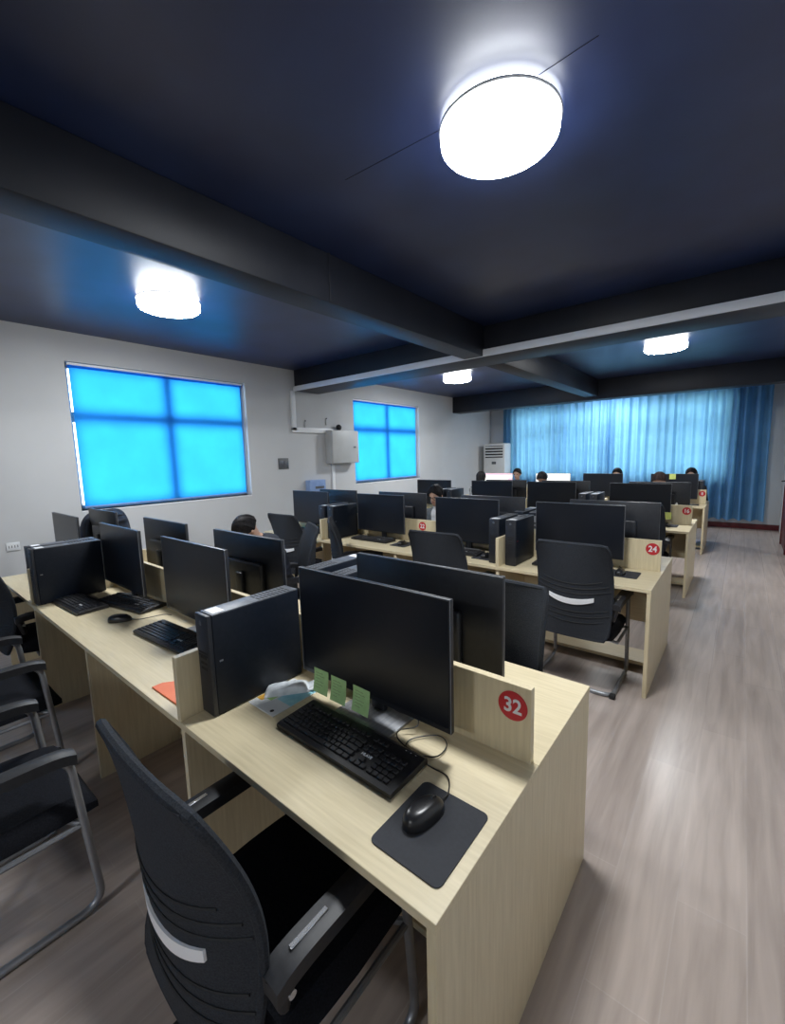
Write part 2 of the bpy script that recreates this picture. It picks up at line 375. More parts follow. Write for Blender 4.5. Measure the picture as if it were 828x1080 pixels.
# windows
def left_window(n, W):
    y0, y1, z0, z1 = W; cx = XL-.165
    w = empty('window_%d' % n, (cx, (y0+y1)/2, z0)); struct(w)
    hw, h = (y1-y0)/2, z1-z0; fb = .05
    f = MB()
    f.box(-.03, .03, -hw, -hw+fb, 0, h, M_pvc, .004); f.box(-.03, .03, hw-fb, hw, 0, h, M_pvc, .004)
    f.box(-.03, .03, -hw, hw, 0, fb, M_pvc, .004); f.box(-.03, .03, -hw, hw, h-fb, h, M_pvc, .004)
    f.box(-.03, .03, -.05, .05, fb, h-fb, M_pvc, .004); f.box(-.03, .03, -hw+fb, hw-fb, h*.645-.055, h*.645+.055, M_pvc, .004)
    f.build('window_frame', w)
    g = MB()
    for a, b in ((-hw+fb, -.04), (.04, hw-fb)):
        for c, d in ((fb, h*.645-.04), (h*.645+.04, h-fb)): g.box(-.004, .004, a, b, c, d, M_glass)
    g.build('pane', w)
    MB().box(.0, .168, -hw, hw, -.02, .0, M_pvc, .004).build('window_sill', w)
    return w
left_window(1, W1); left_window(2, W2); left_window(4, W0)
def left_blind(W, label, gap_l, gap_r, drop):
    y0, y1, z0, z1 = W
    b = empty('roller_blind', (XL-.055, (y0+y1)/2, z1))
    tag(b, label, 'blind', 'roller blinds on the left wall windows')
    a, c = y0+gap_l-(y0+y1)/2, y1-gap_r-(y0+y1)/2
    hgt = z1-z0-drop
    def fn(u, v): 
        return Vector((.004*math.sin(u*9+v*2), a+(c-a)*u, -.05-(hgt-.05)*v))
    MB().grid(fn, 24, 16, M_blind, smooth=True).build('cloth', b)
    MB().box(-.012, .034, a-.02, c+.02, -.03, -.004, M_pvc, .004).build('head_rail', b)
    MB().cyl((0, (a+c)/2, -.036), .018, c-a+.02, M_blind, 16, 'y').build('roller', b)
    MB().box(-.008, .008, a, c, -hgt-.012, -hgt+.008, M_bluebox, .003).build('bottom_bar', b)
    return b
left_blind(W1, 'blue roller blind glowing in the large window nearest the front, left of the switch', .045, .05, .035)
left_blind(W0, 'blue roller blind in the window behind the viewer', .03, .035, .03)
left_blind(W2, 'blue roller blind in the smaller-looking window beside the grey electrical box', .03, .06, .045)
def back_window():
    x0, x1, z0, z1 = WB
    w = empty('window_3', ((x0+x1)/2, YB+.12, z0)); struct(w)
    hw, h, fb = (x1-x0)/2, z1-z0, .06
    f = MB()
    for a in (-hw, hw-fb): f.box(a, a+fb, -.03, .03, 0, h, M_pvc, .004)
    for a in (0, h-fb): f.box(-hw, hw, -.03, .03, a, a+fb, M_pvc, .004)
    for k in (-.5, 0, .5): f.box(hw*k*1.0-.035, hw*k*1.0+.035, -.03, .03, fb, h-fb, M_pvc, .004)
    f.box(-hw+fb, hw-fb, -.03, .03, h*.66-.035, h*.66+.035, M_pvc, .004)
    f.build('window_frame', w)
    MB().box(-hw+fb, hw-fb, -.004, .004, fb, h-fb, M_glass).build('pane', w)
    MB().box(-hw-.03, hw+.03, -.14, -.02, -.03, 0, M_pvc, .004).build('window_sill', w)
back_window()

def curtain(x0, x1, label, seed, dens):
    r = random.Random(seed); n = int((x1-x0)*dens)
    ph = [r.uniform(-.9, .9) for _ in range(n+2)]; am = [r.uniform(.55, 1.25) for _ in range(n+2)]
    z1, z0 = 2.86, .2
    mb = MB()
    def fn(u, v):
        t = u*n; k = int(min(t, n-1)); fr = t-k
        a = am[k]*(1-fr)+am[k+1]*fr; p = ph[k]*(1-fr)+ph[k+1]*fr
        y = .052*a*math.sin(2*PI*t+p) + .012*a*math.sin(4*PI*t+p*2.3+v*1.5)
        y *= .75+.45*(1-v)
        x = (x1-x0)*u + .018*math.sin(2*PI*t*.5+p+v*2.0)*(1-v)
        return Vector((x, y, (z1-z0)*v + (.012*math.sin(2*PI*t+p) if v == 0 else 0)))
    mb.grid(fn, n*10, 14, M_curtain)
    o = mb.build('curtain', None, (x0, YB-.19, z0))
    tag(o, label, 'curtain', 'blue curtains over the back window')
    m = o.modifiers.new('s', 'SOLIDIFY'); m.thickness = .0012
    o.modifiers.remove(m)
    return o
curtain(-5.08, -2.44, 'light blue pleated curtain hanging on the back wall beside the white air conditioner', 3, 6.3)
curtain(-2.50, .385, 'light blue pleated curtain hanging on the back wall nearest the aisle and red door', 5, 6.1)
rod = empty('curtain_rod', (-2.35, YB-.19, 2.885)); tag(rod, 'thin metal curtain rod with end knob above the blue curtains', 'curtain rod')
MB().cyl((0, 0, 0), .012, 5.75, M_silver, 12, 'x').build('pole', rod)
for sx in (-1, 1): MB().ball((sx*2.9, 0, 0), (.035, .028, .028), M_silver, 12, 8).build('finial', rod)
for bx in (-2.8, 0, 2.8): MB().box(bx-.01, bx+.01, 0, .188, -.012, .008, M_silver, .003).build('bracket', rod)

# red door in the right wall, far end
dr = empty('door_1', (XR-.02, 9.25, 0)); struct(dr)
fb = MB(); fb.box(-.045, .02, -.53, -.45, 0, 2.1, M_darkred, .006); fb.box(-.045, .02, .45, .53, 0, 2.1, M_darkred, .006); fb.box(-.045, .02, -.53, .53, 2.03, 2.1, M_darkred, .006)
fb.build('door_frame', dr)
lf = MB(); lf.box(-.03, .015, -.45, .45, .01, 2.03, M_darkred, .004)
lf.box(-.04, -.028, -.34, .34, .2, .9, M_darkred, .01); lf.box(-.04, -.028, -.34, .34, 1.1, 1.9, M_darkred, .01)
lf.build('door_leaf', dr)
hd = MB(); hd.box(-.04, -.03, .33, .38, .95, 1.15, M_vent, .004); hd.tube([(-.04, .355, 1.08), (-.085, .355, 1.08), (-.09, .345, 1.08), (-.09, .24, 1.08)], .009, M_vent)
hd.build('door_handle', dr)

# ------------------------------------------------------------------ ceiling lamps
def make_lamp():
    t = empty('ceiling_lamp')
    MB().cyl((0, 0, -.006), .20, .012, M_lampwhite, 56, bev=.004).build('base_ring', t)
    mb = MB(); k = mb.mi(M_lamp); k2 = mb.mi(M_lampside); prof = [(.222, -.002), (.238, -.010), (.243, -.055), (.240, -.078), (.228, -.092), (.2, -.098), (0.0, -.1)]
    seg = 56; rings = []
    for r_, z in prof[:-1]: rings.append([mb.bm.verts.new((r_*math.cos(2*PI*i/seg), r_*math.sin(2*PI*i/seg), z)) for i in range(seg)])
    for a, b in zip(rings, rings[1:]):
        for i in range(seg):
            f = mb.bm.faces.new((a[i], a[(i+1) % seg], b[(i+1) % seg], b[i])); f.smooth = True; f.material_index = k if a[0].co.z < -.07 else k2
    c = mb.bm.verts.new((0, 0, -.1))
    for i in range(seg):
        f = mb.bm.faces.new((rings[-1][i], rings[-1][(i+1) % seg], c)); f.smooth = True; f.material_index = k
    mb.build('diffuser', t)
    mb = MB(); mb.tube([(.2445*math.cos(2*PI*i/56), .2445*math.sin(2*PI*i/56), -.028) for i in range(56)], .006, M_silver, 6, closed=True); mb.build('trim_ring', t)
    return t
LP = Proto(make_lamp)
for x, y, l in ((-.875, 1.84, 'large round white ceiling lamp lit above the nearest desk, at the top'),
                (-3.86, 1.80, 'round lit ceiling lamp above the first window and its blue blind'),
                (-3.98, 6.76, 'small-looking lit ceiling lamp beyond the cross beam, near the second window'),
                (-.87, 6.78, 'lit ceiling lamp beyond the white trunking, in front of the blue curtains'),
                (-.87, -3.2, 'added unseen ceiling lamp behind the viewer, filling the foreground with light'),  # extra lamp out of view, added as fill for the near desks
                (-2.40, 10.35, 'added unseen ceiling lamp hidden behind the far beam, brightening the back wall')):  # unseen lamp added to lift the dim back wall and far floor
    LP.put((x, y, ZC), 0, l, 'ceiling lamp', 'round ceiling lamps')

# ------------------------------------------------------------------ desks
ROWY = {'A': .595, 'B': 3.115, 'C': 5.60, 'D': 8.10}
DEPTH, PX = 1.08, (-.405, -1.48, -2.54, -3.58, -4.66)
NUM = {'A': '32', 'B': '24', 'C': '16', 'D': '8'}
def sign(desk, txt, x, y, z):
    s = MB().cyl((0, 0, 0), .045, .0016, M_red, 40, 'y').build('number_sign', desk, (x, y, z))
    s['label'] = 'round red sign with white number %s' % txt
    text_obj('digits', txt, .062, M_white_mark, s, (0, -.0011, -.001), (PI/2, 0, 0), .0014, .92)
def make_desk(row, label, signs):
    y0 = ROWY[row]; d = empty('computer_desk', ((PX[0]+PX[4])/2, y0+DEPTH/2, 0)); ox = d.location.x
    tag(d, label, 'desk', 'double-sided rows of light oak computer desks')
    X = [p-ox for p in PX]; h = DEPTH/2
    MB().box(X[4], X[0], -h, -.0005, .726, .75, M_oak_x, .0012, 1, smooth=False).build('worktop', d)
    MB().box(X[4], X[0], .0005, h, .726, .75, M_oak_x, .0012, 1, smooth=False).build('worktop', d)
    for x0, x1 in ((X[0]-.025, X[0]-.001), (X[4]+.001, X[4]+.025)):
        MB().box(x0, x1, -h+.002, h-.002, 0, .7255, M_oak_z, .001, 1, smooth=False).build('end_panel', d)
    for i in (1, 2, 3):
        mb = MB(); mb.box(X[i]-.0125, X[i]+.0125, -h+.018, h-.018, 0, .7255, M_oak_z, .001, 1, smooth=False)
        for yy in (-h+.012, h-.018): mb.box(X[i]-.0125, X[i]+.0125, yy, yy+.006, 0, .7255, M_oak_edge)
        mb.build('leg_panel', d)
    for i in range(4):
        a, b = X[i+1]+.0135, X[i]-(.026 if i == 0 else .0135)
        if i == 3: a = X[4]+.026
        MB().box(a, b, -.009, .009, .34, .7255, M_oak_x, .001, 1, smooth=False).build('modesty_panel', d)
        MB().box(a, b, -.12, .12, .035, .06, M_oak_x, .001, 1, smooth=False).build('foot_shelf', d)
        c0, c1 = X[i+1]+(.001 if i != 3 else .02), X[i]-(.02 if i == 0 else .001)
        MB().box(c0, c1, -.0125, .0125, .7505, .982, M_oak_z, .001, 1, smooth=False).build('partition', d)
    for i in (1, 3):
        for s_ in (-1, 1):
            ya, yb = sorted((s_*.014, s_*(h-.003)))
            mb = MB(); mb.box(X[i]-.0125, X[i]+.0125, ya, yb, .7505, .982, M_oak_z, .001, 1, smooth=False)
            mb.box(X[i]-.0122, X[i]+.0122, ya+.002, yb-.002, .9815, .9835, M_oak_edge)
            mb.build('side_divider', d)
    for i, t in signs: sign(d, t, X[i]-(.075 if i == 0 else .035), -.0135, .915)
    return d
make_desk('A', 'nearest row of light oak computer desks, with the red number 32 sign at its end', [(0, '32')])
make_desk('B', 'second row of light oak computer desks, with the red number 24 sign at its end', [(0, '24'), (2, '22')])
make_desk('C', 'third row of light oak computer desks, with the red number 16 sign at its end', [(0, '16'), (2, '14')])
make_desk('D', 'last row of light oak computer desks, with the red number 8 sign, before the curtains', [(0, '8')])

# ------------------------------------------------------------------ monitors
def make_monitor(lit=None, W=.67):
    t = empty('monitor'); H0, H1 = .082, .495; hw = W/2
    mb = MB(); mb.box(-hw, hw, -.006, .012, H0, H1, M_mback, .003)
    mb.box(-hw*.55, hw*.55, .011, .045, H0+.04, H0+.27, M_mback, .014, 3)
    mb.build('housing', t)
    mb = MB()
    mb.tube([(-hw+.001, -.0065, H0+.002), (-hw+.001, -.0065, H1-.001), (hw-.001, -.0065, H1-.001), (hw-.001, -.0065, H0+.002)], .0017, M_medge, 6)
    mb.build('bezel_edge', t)
    if lit is None: MB().box(-hw+.006, hw-.006, -.0082, -.0055, H0+.018, H1-.006, M_screen, .0005, 1, smooth=False).build('screen', t)
    else:
        s = MB(); s.box(-hw+.006, hw-.006, -.0082, -.0055, H0+.018, H1-.006, M_lit, .0005, 1, smooth=False)
        if lit == 'pink': s.box(-hw+.006, hw-.006, -.0088, -.0080, H1-.05, H1-.006, M_litpink); s.box(hw-.10, hw-.006, -.0088, -.0080, H0+.02, H1-.09, M_litpink)
        if lit == 'text':
            for k in range(3): s.box(-hw*.35, hw*(.1-.15*k), -.0088, -.0080, H1-.035-.022*k, H1-.022-.022*k, M_littext)
        s.build('screen', t)
    MB().box(-.03, .03, .046, .068, .012, .29, M_mback, .006).build('stand_neck', t)
    MB().box(-.125, .125, -.075, .10, 0, .011, M_silver, .004).build('stand_base', t)
    e = MB(); e.ball((0, .0455, H0+.2), (.016, .0016, .011), M_medge, 12, 8); e.build('maker_badge', t)
    return t
MP = Proto(make_monitor); MG = 'black monitors on the computer desks'
seat = {0: 'aisle seat', 1: 'second seat from the aisle', 2: 'third seat from the aisle', 3: 'wall-end seat'}
SEATED = {}
def mon(row, side, x, label, yaw=0.0, proto=None, W=None):
    yc = ROWY[row]+DEPTH/2
    if side == 'n': loc, rz = (x, yc-.13, .75), yaw
    else: loc, rz = (x, yc+.165, .75), PI+yaw
    if proto: o = proto(); o.location = loc; o.rotation_euler = (0, 0, rz); tag(o, label, 'monitor', MG)
    else: o = MP.put(loc, rz, label, 'monitor', MG)
    return o
mon('A', 'n', -.95, 'large black monitor with three green sticky notes, left of the number 32 sign')
mon('A', 'n', -2.15, 'grey-sheened monitor left of the nearest standing black tower, behind the cut-off keyboard')
mon('A', 'n', -3.14, 'blue-sheened monitor standing right beside the left pair of towers, two keyboards before it')
mon('A', 'n', -4.33, 'grey monitor at far left by the white wall, behind the left pair of towers')
mon('A', 'f', -.925, 'black monitor back to back with the sticky-note monitor at number 32, seen from behind')
mon('A', 'f', -2.12, 'black monitor seen from behind in front of the person with lowered head')
mon('A', 'f', -3.15, 'dark monitor seen from behind, left of the lowered head and below the first blind')
mon('A', 'f', -4.40, 'monitor seen from behind directly in front of the jacket hung by the wall')
mon('B', 'n', -.985, 'black monitor just left of the number 24 sign, above the chair with white insert')
mon('B', 'n', -1.99, 'black monitor left of the two middle towers, right of the number 22 sign')
mon('B', 'n', -3.055, 'black monitor immediately left of the small number 22 sign')
mon('B', 'n', -4.22, 'blue-sheened monitor below the grey wall switch, left of two towers')
mon('B', 'f', -.80, 'monitor whose edge shows behind the number 24 monitor, facing away')
mon('B', 'f', -1.87, 'monitor facing away behind the one left of the two middle towers')
mon('B', 'f', -2.98, 'monitor facing away between the number 22 monitor and the person with glasses')
mon('B', 'f', -4.02, 'monitor facing away below the electrical box, behind the blue-sheened one')
mon('C', 'n', -.965, 'black monitor just left of the number 16 sign, with a yellow-green note')
mon('C', 'n', -2.05, 'black monitor below the lit white screen, left of two white-topped towers')
mon('C', 'n', -2.95, 'dark blue monitor below the pink lit screen in the third row')
mon('C', 'n', -4.00, 'blue monitor below the second window, behind the person with glasses')
mon('C', 'f', -.80, 'monitor facing away, its edge right of the number 16 monitor')
mon('C', 'f', -1.95, 'monitor facing away behind the third row monitor below the white screen')
mon('C', 'f', -2.85, 'monitor facing away behind the dark blue third row monitor')
mon('D', 'n', -.87, 'black monitor with small yellow note in the last row, left of number 8')
mon('D', 'n', -1.97, 'black monitor in the last row below the gap between the curtains')
mon('D', 'n', -2.87, 'monitor showing a lit white page in the last row before the curtains', proto=lambda: make_monitor('text'))
mon('D', 'n', -4.03, 'monitor showing a lit pink and white page beside the air conditioner', proto=lambda: make_monitor('pink'))

# ------------------------------------------------------------------ computer towers
def make_tower():
    t = empty('computer_tower'); hw, D, H = .0435, .39, .372
    MB().box(-hw, hw, -D/2+.018, D/2, .006, H-.004, M_case, .0025).build('case', t)
    mb = MB(); mb.box(-hw, hw, -D/2, -D/2+.0175, .003, H, M_front, .004); mb.build('front_panel', t)
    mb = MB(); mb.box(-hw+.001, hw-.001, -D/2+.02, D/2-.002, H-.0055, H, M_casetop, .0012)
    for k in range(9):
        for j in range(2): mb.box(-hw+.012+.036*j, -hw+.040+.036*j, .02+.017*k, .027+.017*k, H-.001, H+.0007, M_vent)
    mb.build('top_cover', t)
    MB().box(-hw+.012, hw-.014, -D/2+.03, -D/2+.075, H, H+.0008, M_white_mark).build('sticker', t)
    mb = MB(); mb.box(hw-.0005, hw+.0012, -D/2+.034, -D/2+.048, .197, .203, M_silver, .0004, 1); mb.build('side_badge', t)
    MB().cyl((0, -D/2-.0005, H-.03), .009, .004, M_casetop, 16, 'y').build('power_button', t)
    mb = MB(); mb.box(-.03, .03, -D/2-.001, -D/2+.002, .23, .236, M_vent); mb.box(-.03, .03, -D/2-.001, -D/2+.002, .22, .224, M_vent)
    for k in range(3): mb.box(-.02, .02, -D/2-.0012, -D/2+.002, .17+.02*k, .178+.02*k, M_vent)
    mb.build('front_ports', t)
    mb = MB(); mb.box(-hw+.008, hw-.008, D/2-.001, D/2+.0022, .03, H-.03, M_silver, .001)
    for k in range(7): mb.box(-.028, .028, D/2+.0015, D/2+.003, .06+.035*k, .072+.035*k, M_vent)
    mb.build('rear_plate', t)
    mb = MB()
    for sx in (-1, 1):
        for sy in (-1, 1): mb.box(sx*.03-.008, sx*.03+.008, sy*.16-.012, sy*.16+.012, 0, .007, M_rubber)
    mb.build('rubber_feet', t)
    return t
TP = Proto(make_tower); TG = 'black computer towers on the desks'
def tower(row, side, x, label, dy=0.0):
    yc = ROWY[row]+DEPTH/2
    o = TP.put((x, yc-.26+dy, .75) if side == 'n' else (x, yc+.27+dy, .75), 0 if side == 'n' else PI, label, 'computer tower', TG)
    return o
tower('A', 'n', -1.432, 'nearest black computer tower, standing left of the monitor with green sticky notes')
tower('A', 'n', -3.52, 'black tower at far left beside two keyboards, right one of the touching pair', -.072)
tower('A', 'n', -3.645, 'black tower at far left behind its twin, left one of the touching pair', -.065)
tower('A', 'f', -1.415, 'tower on far side of the number 32 desk row, right of its twin', .03)
tower('A', 'f', -1.60, 'tower on far side of the number 32 desk row, left of its twin', .08)
tb = tower('B', 'n', -1.405, 'black tower with small red mark, right of the divider behind the chairs')
for ch in tb.children:
    if ch.name.startswith('side_badge'): ch.material_slots[0].link = 'OBJECT'; ch.material_slots[0].material = M_red
tower('B', 'n', -1.55, 'black tower left of the divider, beside the one with red mark')
tower('B', 'n', -3.51, 'black tower below the electrical box, right one of the pair by the divider')
tower('B', 'n', -3.65, 'black tower below the electrical box, left one of the pair by the divider')
tower('B', 'f', -1.42, 'tower on far side of the number 24 row, right of the pair behind red-mark tower')
tower('B', 'f', -1.56, 'tower on far side of the number 24 row, left of the pair behind red-mark tower')
tower('C', 'n', -1.415, 'pale-topped tower in the third row, right one of two below the curtain gap')
tower('C', 'n', -1.55, 'pale-topped tower in the third row, left one of two below the curtain gap')
tower('C', 'n', -3.51, 'tower in the third row right of the person with glasses, right of the pair')
tower('C', 'n', -3.65, 'tower in the third row right of the person with glasses, left of the pair')
tower('D', 'n', -.52+.0, 'dark tower standing behind the number 8 sign in the last row', .45)

# ------------------------------------------------------------------ keyboards
def make_keyboard():
    t = empty('keyboard'); W, D = .252, .084
    poly = [(-D, .004), (-D, .016), (-D+.012, .020), (D-.01, .027), (D, .022), (D, .004)]
    mb = MB(); mb.prism(poly, -W, W, M_kb, Matrix(((0, 0, 1, 0), (1, 0, 0, 0), (0, 1, 0, 0), (0, 0, 0, 1))), .002); mb.build('case', t)
    mb = MB(); sl = .007/.146
    def key(x, y, w, d=.0175):
        z = .0185+(y+D)*sl
        xf = Matrix.Translation((x+w/2, y, z+.0035)) @ Matrix.Rotation(math.atan(sl), 4, 'X')
        mb.box(-w/2+.0012, w/2-.0012, -d/2+.0012, d/2-.0012, -.0035, .0035, M_key, .0015, 1, xf)
    p = .0205
    rows = [(-.058, [1.25, 1.25, 1.25, 6.25, 1.25, 1.25, 1.25, 1.25]), (-.0385, [2.25]+[1]*10+[2.75]), (-.019, [1.75]+[1]*11+[2.25]),
            (.0005, [1.5]+[1]*12+[1.5]), (.020, [1]*13+[2]), (.048, [1, -.6]+[1]*4+[-.5]+[1]*4+[-.5]+[1]*4)]
    for y, ws in rows:
        x = -W+.012
        for w in ws:
            if w > 0: key(x, y, w*p)
            x += abs(w)*p
    x0 = -W+.012+15.3*p
    for y in (.020, .0005, .048):
        for k in range(3): key(x0+k*p, y, p)
    for k in range(3): key(x0+k*p, -.058, p)
    key(x0+p, -.0385, p)
    x0 += 3.35*p
    for y in (-.058, -.0385, -.019, .0005, .020):
        for k in range(4): key(x0+k*p, y, p)
    mb.build('keys', t)
    text_obj('maker_lettering', 'HLAVE', .0135, M_white_mark, t, (-W+.012+16.8*p, -.019, .0236), (math.atan(sl), 0, 0), .0003)
    mb = MB(); mb.box(W-.075, W-.02, .062, .071, .0258, .0266, M_vent)
    for k in range(3): mb.box(W-.068+.018*k, W-.064+.018*k, .0655, .0675, .0262, .0271, M_white_mark)
    mb.build('indicator_strip', t)
    mb = MB()
    for sx in (-1, 1): mb.box(sx*(W-.05)-.02, sx*(W-.05)+.02, D-.03, D-.015, 0, .005, M_rubber); mb.box(sx*(W-.05)-.02, sx*(W-.05)+.02, -D+.012, -D+.022, 0, .005, M_rubber)
    mb.build('rubber_feet', t)
    return t
KP = Proto(make_keyboard); KG = 'black keyboards on the desks'
def kb(x, y, rz, label): return KP.put((x, y, .7502), rz, label, 'keyboard', KG)
kb(-.915, .862, -.012, 'black keyboard in front of the monitor with green sticky notes')
kb(-2.22, .905, .06, 'black keyboard partly cut off by the divider, left of the nearest tower')
kb(-3.29, .780, .05, 'black keyboard in front of the left tower pair, nearer the desk edge')
k2 = kb(-3.0, .985, .17, 'black keyboard pushed under the blue-sheened monitor, behind another keyboard')
kb(-1.02, 3.40, 0, 'black keyboard behind the chair at the number 24 desk')
kb(-2.02, 3.40, 0, 'black keyboard in front of the monitor right of the number 22 sign')
kb(-3.08, 3.42, .0, 'black keyboard below the monitor left of the number 22 sign')
kb(-4.15, 3.42, 0, 'dark keyboard below the monitor near the wall switch')
kb(-.95, 5.90, 0, 'black keyboard left of the mouse at the number 16 desk')

# ------------------------------------------------------------------ mice and pads
def smooth_path(pts, n=6):
    P = [Vector(p) for p in pts]; P = [P[0]*2-P[1]]+P+[P[-1]*2-P[-2]]; out = []
    for i in range(1, len(P)-2):
        a, b, c, d = P[i-1:i+3]
        for k in range(n):
            t = k/n; out.append(.5*((2*b)+(c-a)*t+(2*a-5*b+4*c-d)*t*t+(3*b-a-3*c+d)*t**3))
    out.append(P[-2]); return out
def mouse_bodies(t):
    def shell(u, v):
        a = 2*PI*u; q = v*PI/2
        yy = .064*math.sin(a); xx = .0375*math.cos(a)*(1-.12*math.cos(a*2))
        k = math.cos(q)**.55; z = .036*math.sin(q)**.8*(1-.18*max(0, math.sin(a))*math.cos(q))
        return Vector((xx*k, yy*k-.004*math.sin(q), .002+z))
    mb = MB(); mb.grid(shell, 28, 12, M_mouse); mb.prism([(.0375*math.cos(2*PI*i/28)*(1-.12*math.cos(4*PI*i/28)), .064*math.sin(2*PI*i/28)) for i in range(28)], .0005, .003, M_mouse)
    bmesh.ops.remove_doubles(mb.bm, verts=mb.bm.verts[:], dist=.0004); mb.build('body', t)
    MB().cyl((0, .034, .029), .009, .006, M_rubber, 16, 'x').build('scroll_wheel', t)
    mb = MB(); mb.tube([(0, .046, .0255), (0, .02, .0352), (0, .004, .0385)], .0007, M_vent, 5); mb.build('button_seam', t)
    mb = MB(); mb.tube([(-.006, -.03, .0355), (0, -.026, .0365), (.002, -.033, .0352), (.008, -.028, .0355)], .0008, M_silver, 5); mb.build('maker_mark', t)
def make_mouse():
    t = empty('mouse'); mouse_bodies(t)
    mb = MB(); mb.tube(smooth_path([(0, .056, .008), (.004, .10, .003), (-.02, .16, .003), (-.05, .22, .003), (-.03, .27, .003)]), .0019, M_cable, 6); mb.build('cable', t)
    return t
OP = Proto(make_mouse); OG = 'black wired mice on the desks'
def to_local(loc, rz, pts):
    R = Matrix.Rotation(-rz, 3, 'Z'); return [R @ (Vector(p)-Vector(loc)) for p in pts]
# the nearest mouse, with the looped cable that runs back under its monitor
mloc, mrz = (-.565, .785, .7543), .18-.35
m0 = empty('mouse', mloc, mrz); m0.scale = (1.0, 1.0, 1.0); tag(m0, 'black mouse on the dark mouse pad at the number 32 desk', 'mouse', OG); mouse_bodies(m0)
cab = [(-.553, .843, .763), (-.556, .885, .757), (-.59, .935, .754), (-.655, .938, .755), (-.735, .955, .757), (-.80, .975, .760), (-.815, 1.005, .764), (-.775, 1.045, .772), (-.80, 1.075, .78), (-.87, 1.058, .785), (-.93, 1.075, .80)]
mb = MB(); mb.tube(smooth_path(to_local(mloc, mrz, cab)), .0021, M_cable, 6); mb.build('cable', m0)
kc = [(-.70, .948, .76), (-.655, .985, .757), (-.66, 1.045, .757), (-.705, 1.065, .758), (-.76, 1.01, .757), (-.762, .968, .757), (-.735, .955, .760), (-.72, .945, .762)]
k0 = KP.first; kl, kr = tuple(k0.location), -.012
KP.first = k2      # copies below this line come from a keyboard without the loop of cable
mb = MB(); mb.tube(smooth_path(to_local(kl, kr, kc+[])), .0021, M_cable, 6); mb.build('cable', k0)
def mouse(x, y, rz, label, on_pad=True): return OP.put((x, y, .7543 if on_pad else .7502), rz, label, 'mouse', OG)
mouse(-2.735, .835, -.75, 'black mouse on the bare oak desk between two keyboards at the left', False)
mouse(-.645, 3.41, 0, 'black mouse on the pad below the number 24 sign')
mouse(-1.70, 3.36, 0, 'black mouse beside the two middle towers, left of the divider')
mouse(-2.66, 3.40, .0, 'black mouse just below the number 22 sign')
mouse(-.66, 5.95, 0, 'black mouse below the number 16 sign')
def make_pad():
    w, d, r = .098, .118, .016; poly = []
    for cx, cy_, a0 in ((w-r, d-r, 0), (-w+r, d-r, 90), (-w+r, -d+r, 180), (w-r, -d+r, 270)):
        for k in range(6): a = math.radians(a0+18*k); poly.append((cx+r*math.cos(a), cy_+r*math.sin(a)))
    return MB().prism(poly, 0, .003, M_pad, None, .0008).build('mouse_pad')
PP = Proto(make_pad); PG = 'dark mouse pads on the desks'
PP.put((-.534, .770, .7505), 0, 'dark rounded mouse pad at the near corner of the number 32 desk', 'mouse pad', PG)
PP.put((-.645, 3.43, .7505), PI/2, 'dark mouse pad below the number 24 sign', 'mouse pad', PG)
PP.put((-1.70, 3.38, .7505), 0, 'dark mouse pad left of the two middle towers', 'mouse pad', PG)
PP.put((-2.66, 3.42, .7505), 0, 'dark mouse pad below the number 22 sign', 'mouse pad', PG)
PP.put((-.66, 5.96, .7505), PI/2, 'dark mouse pad below the number 16 sign', 'mouse pad', PG)
PP.put((-.62, 8.40, .7505), PI/2, 'dark mouse pad below the number 8 sign in the last row', 'mouse pad', PG)

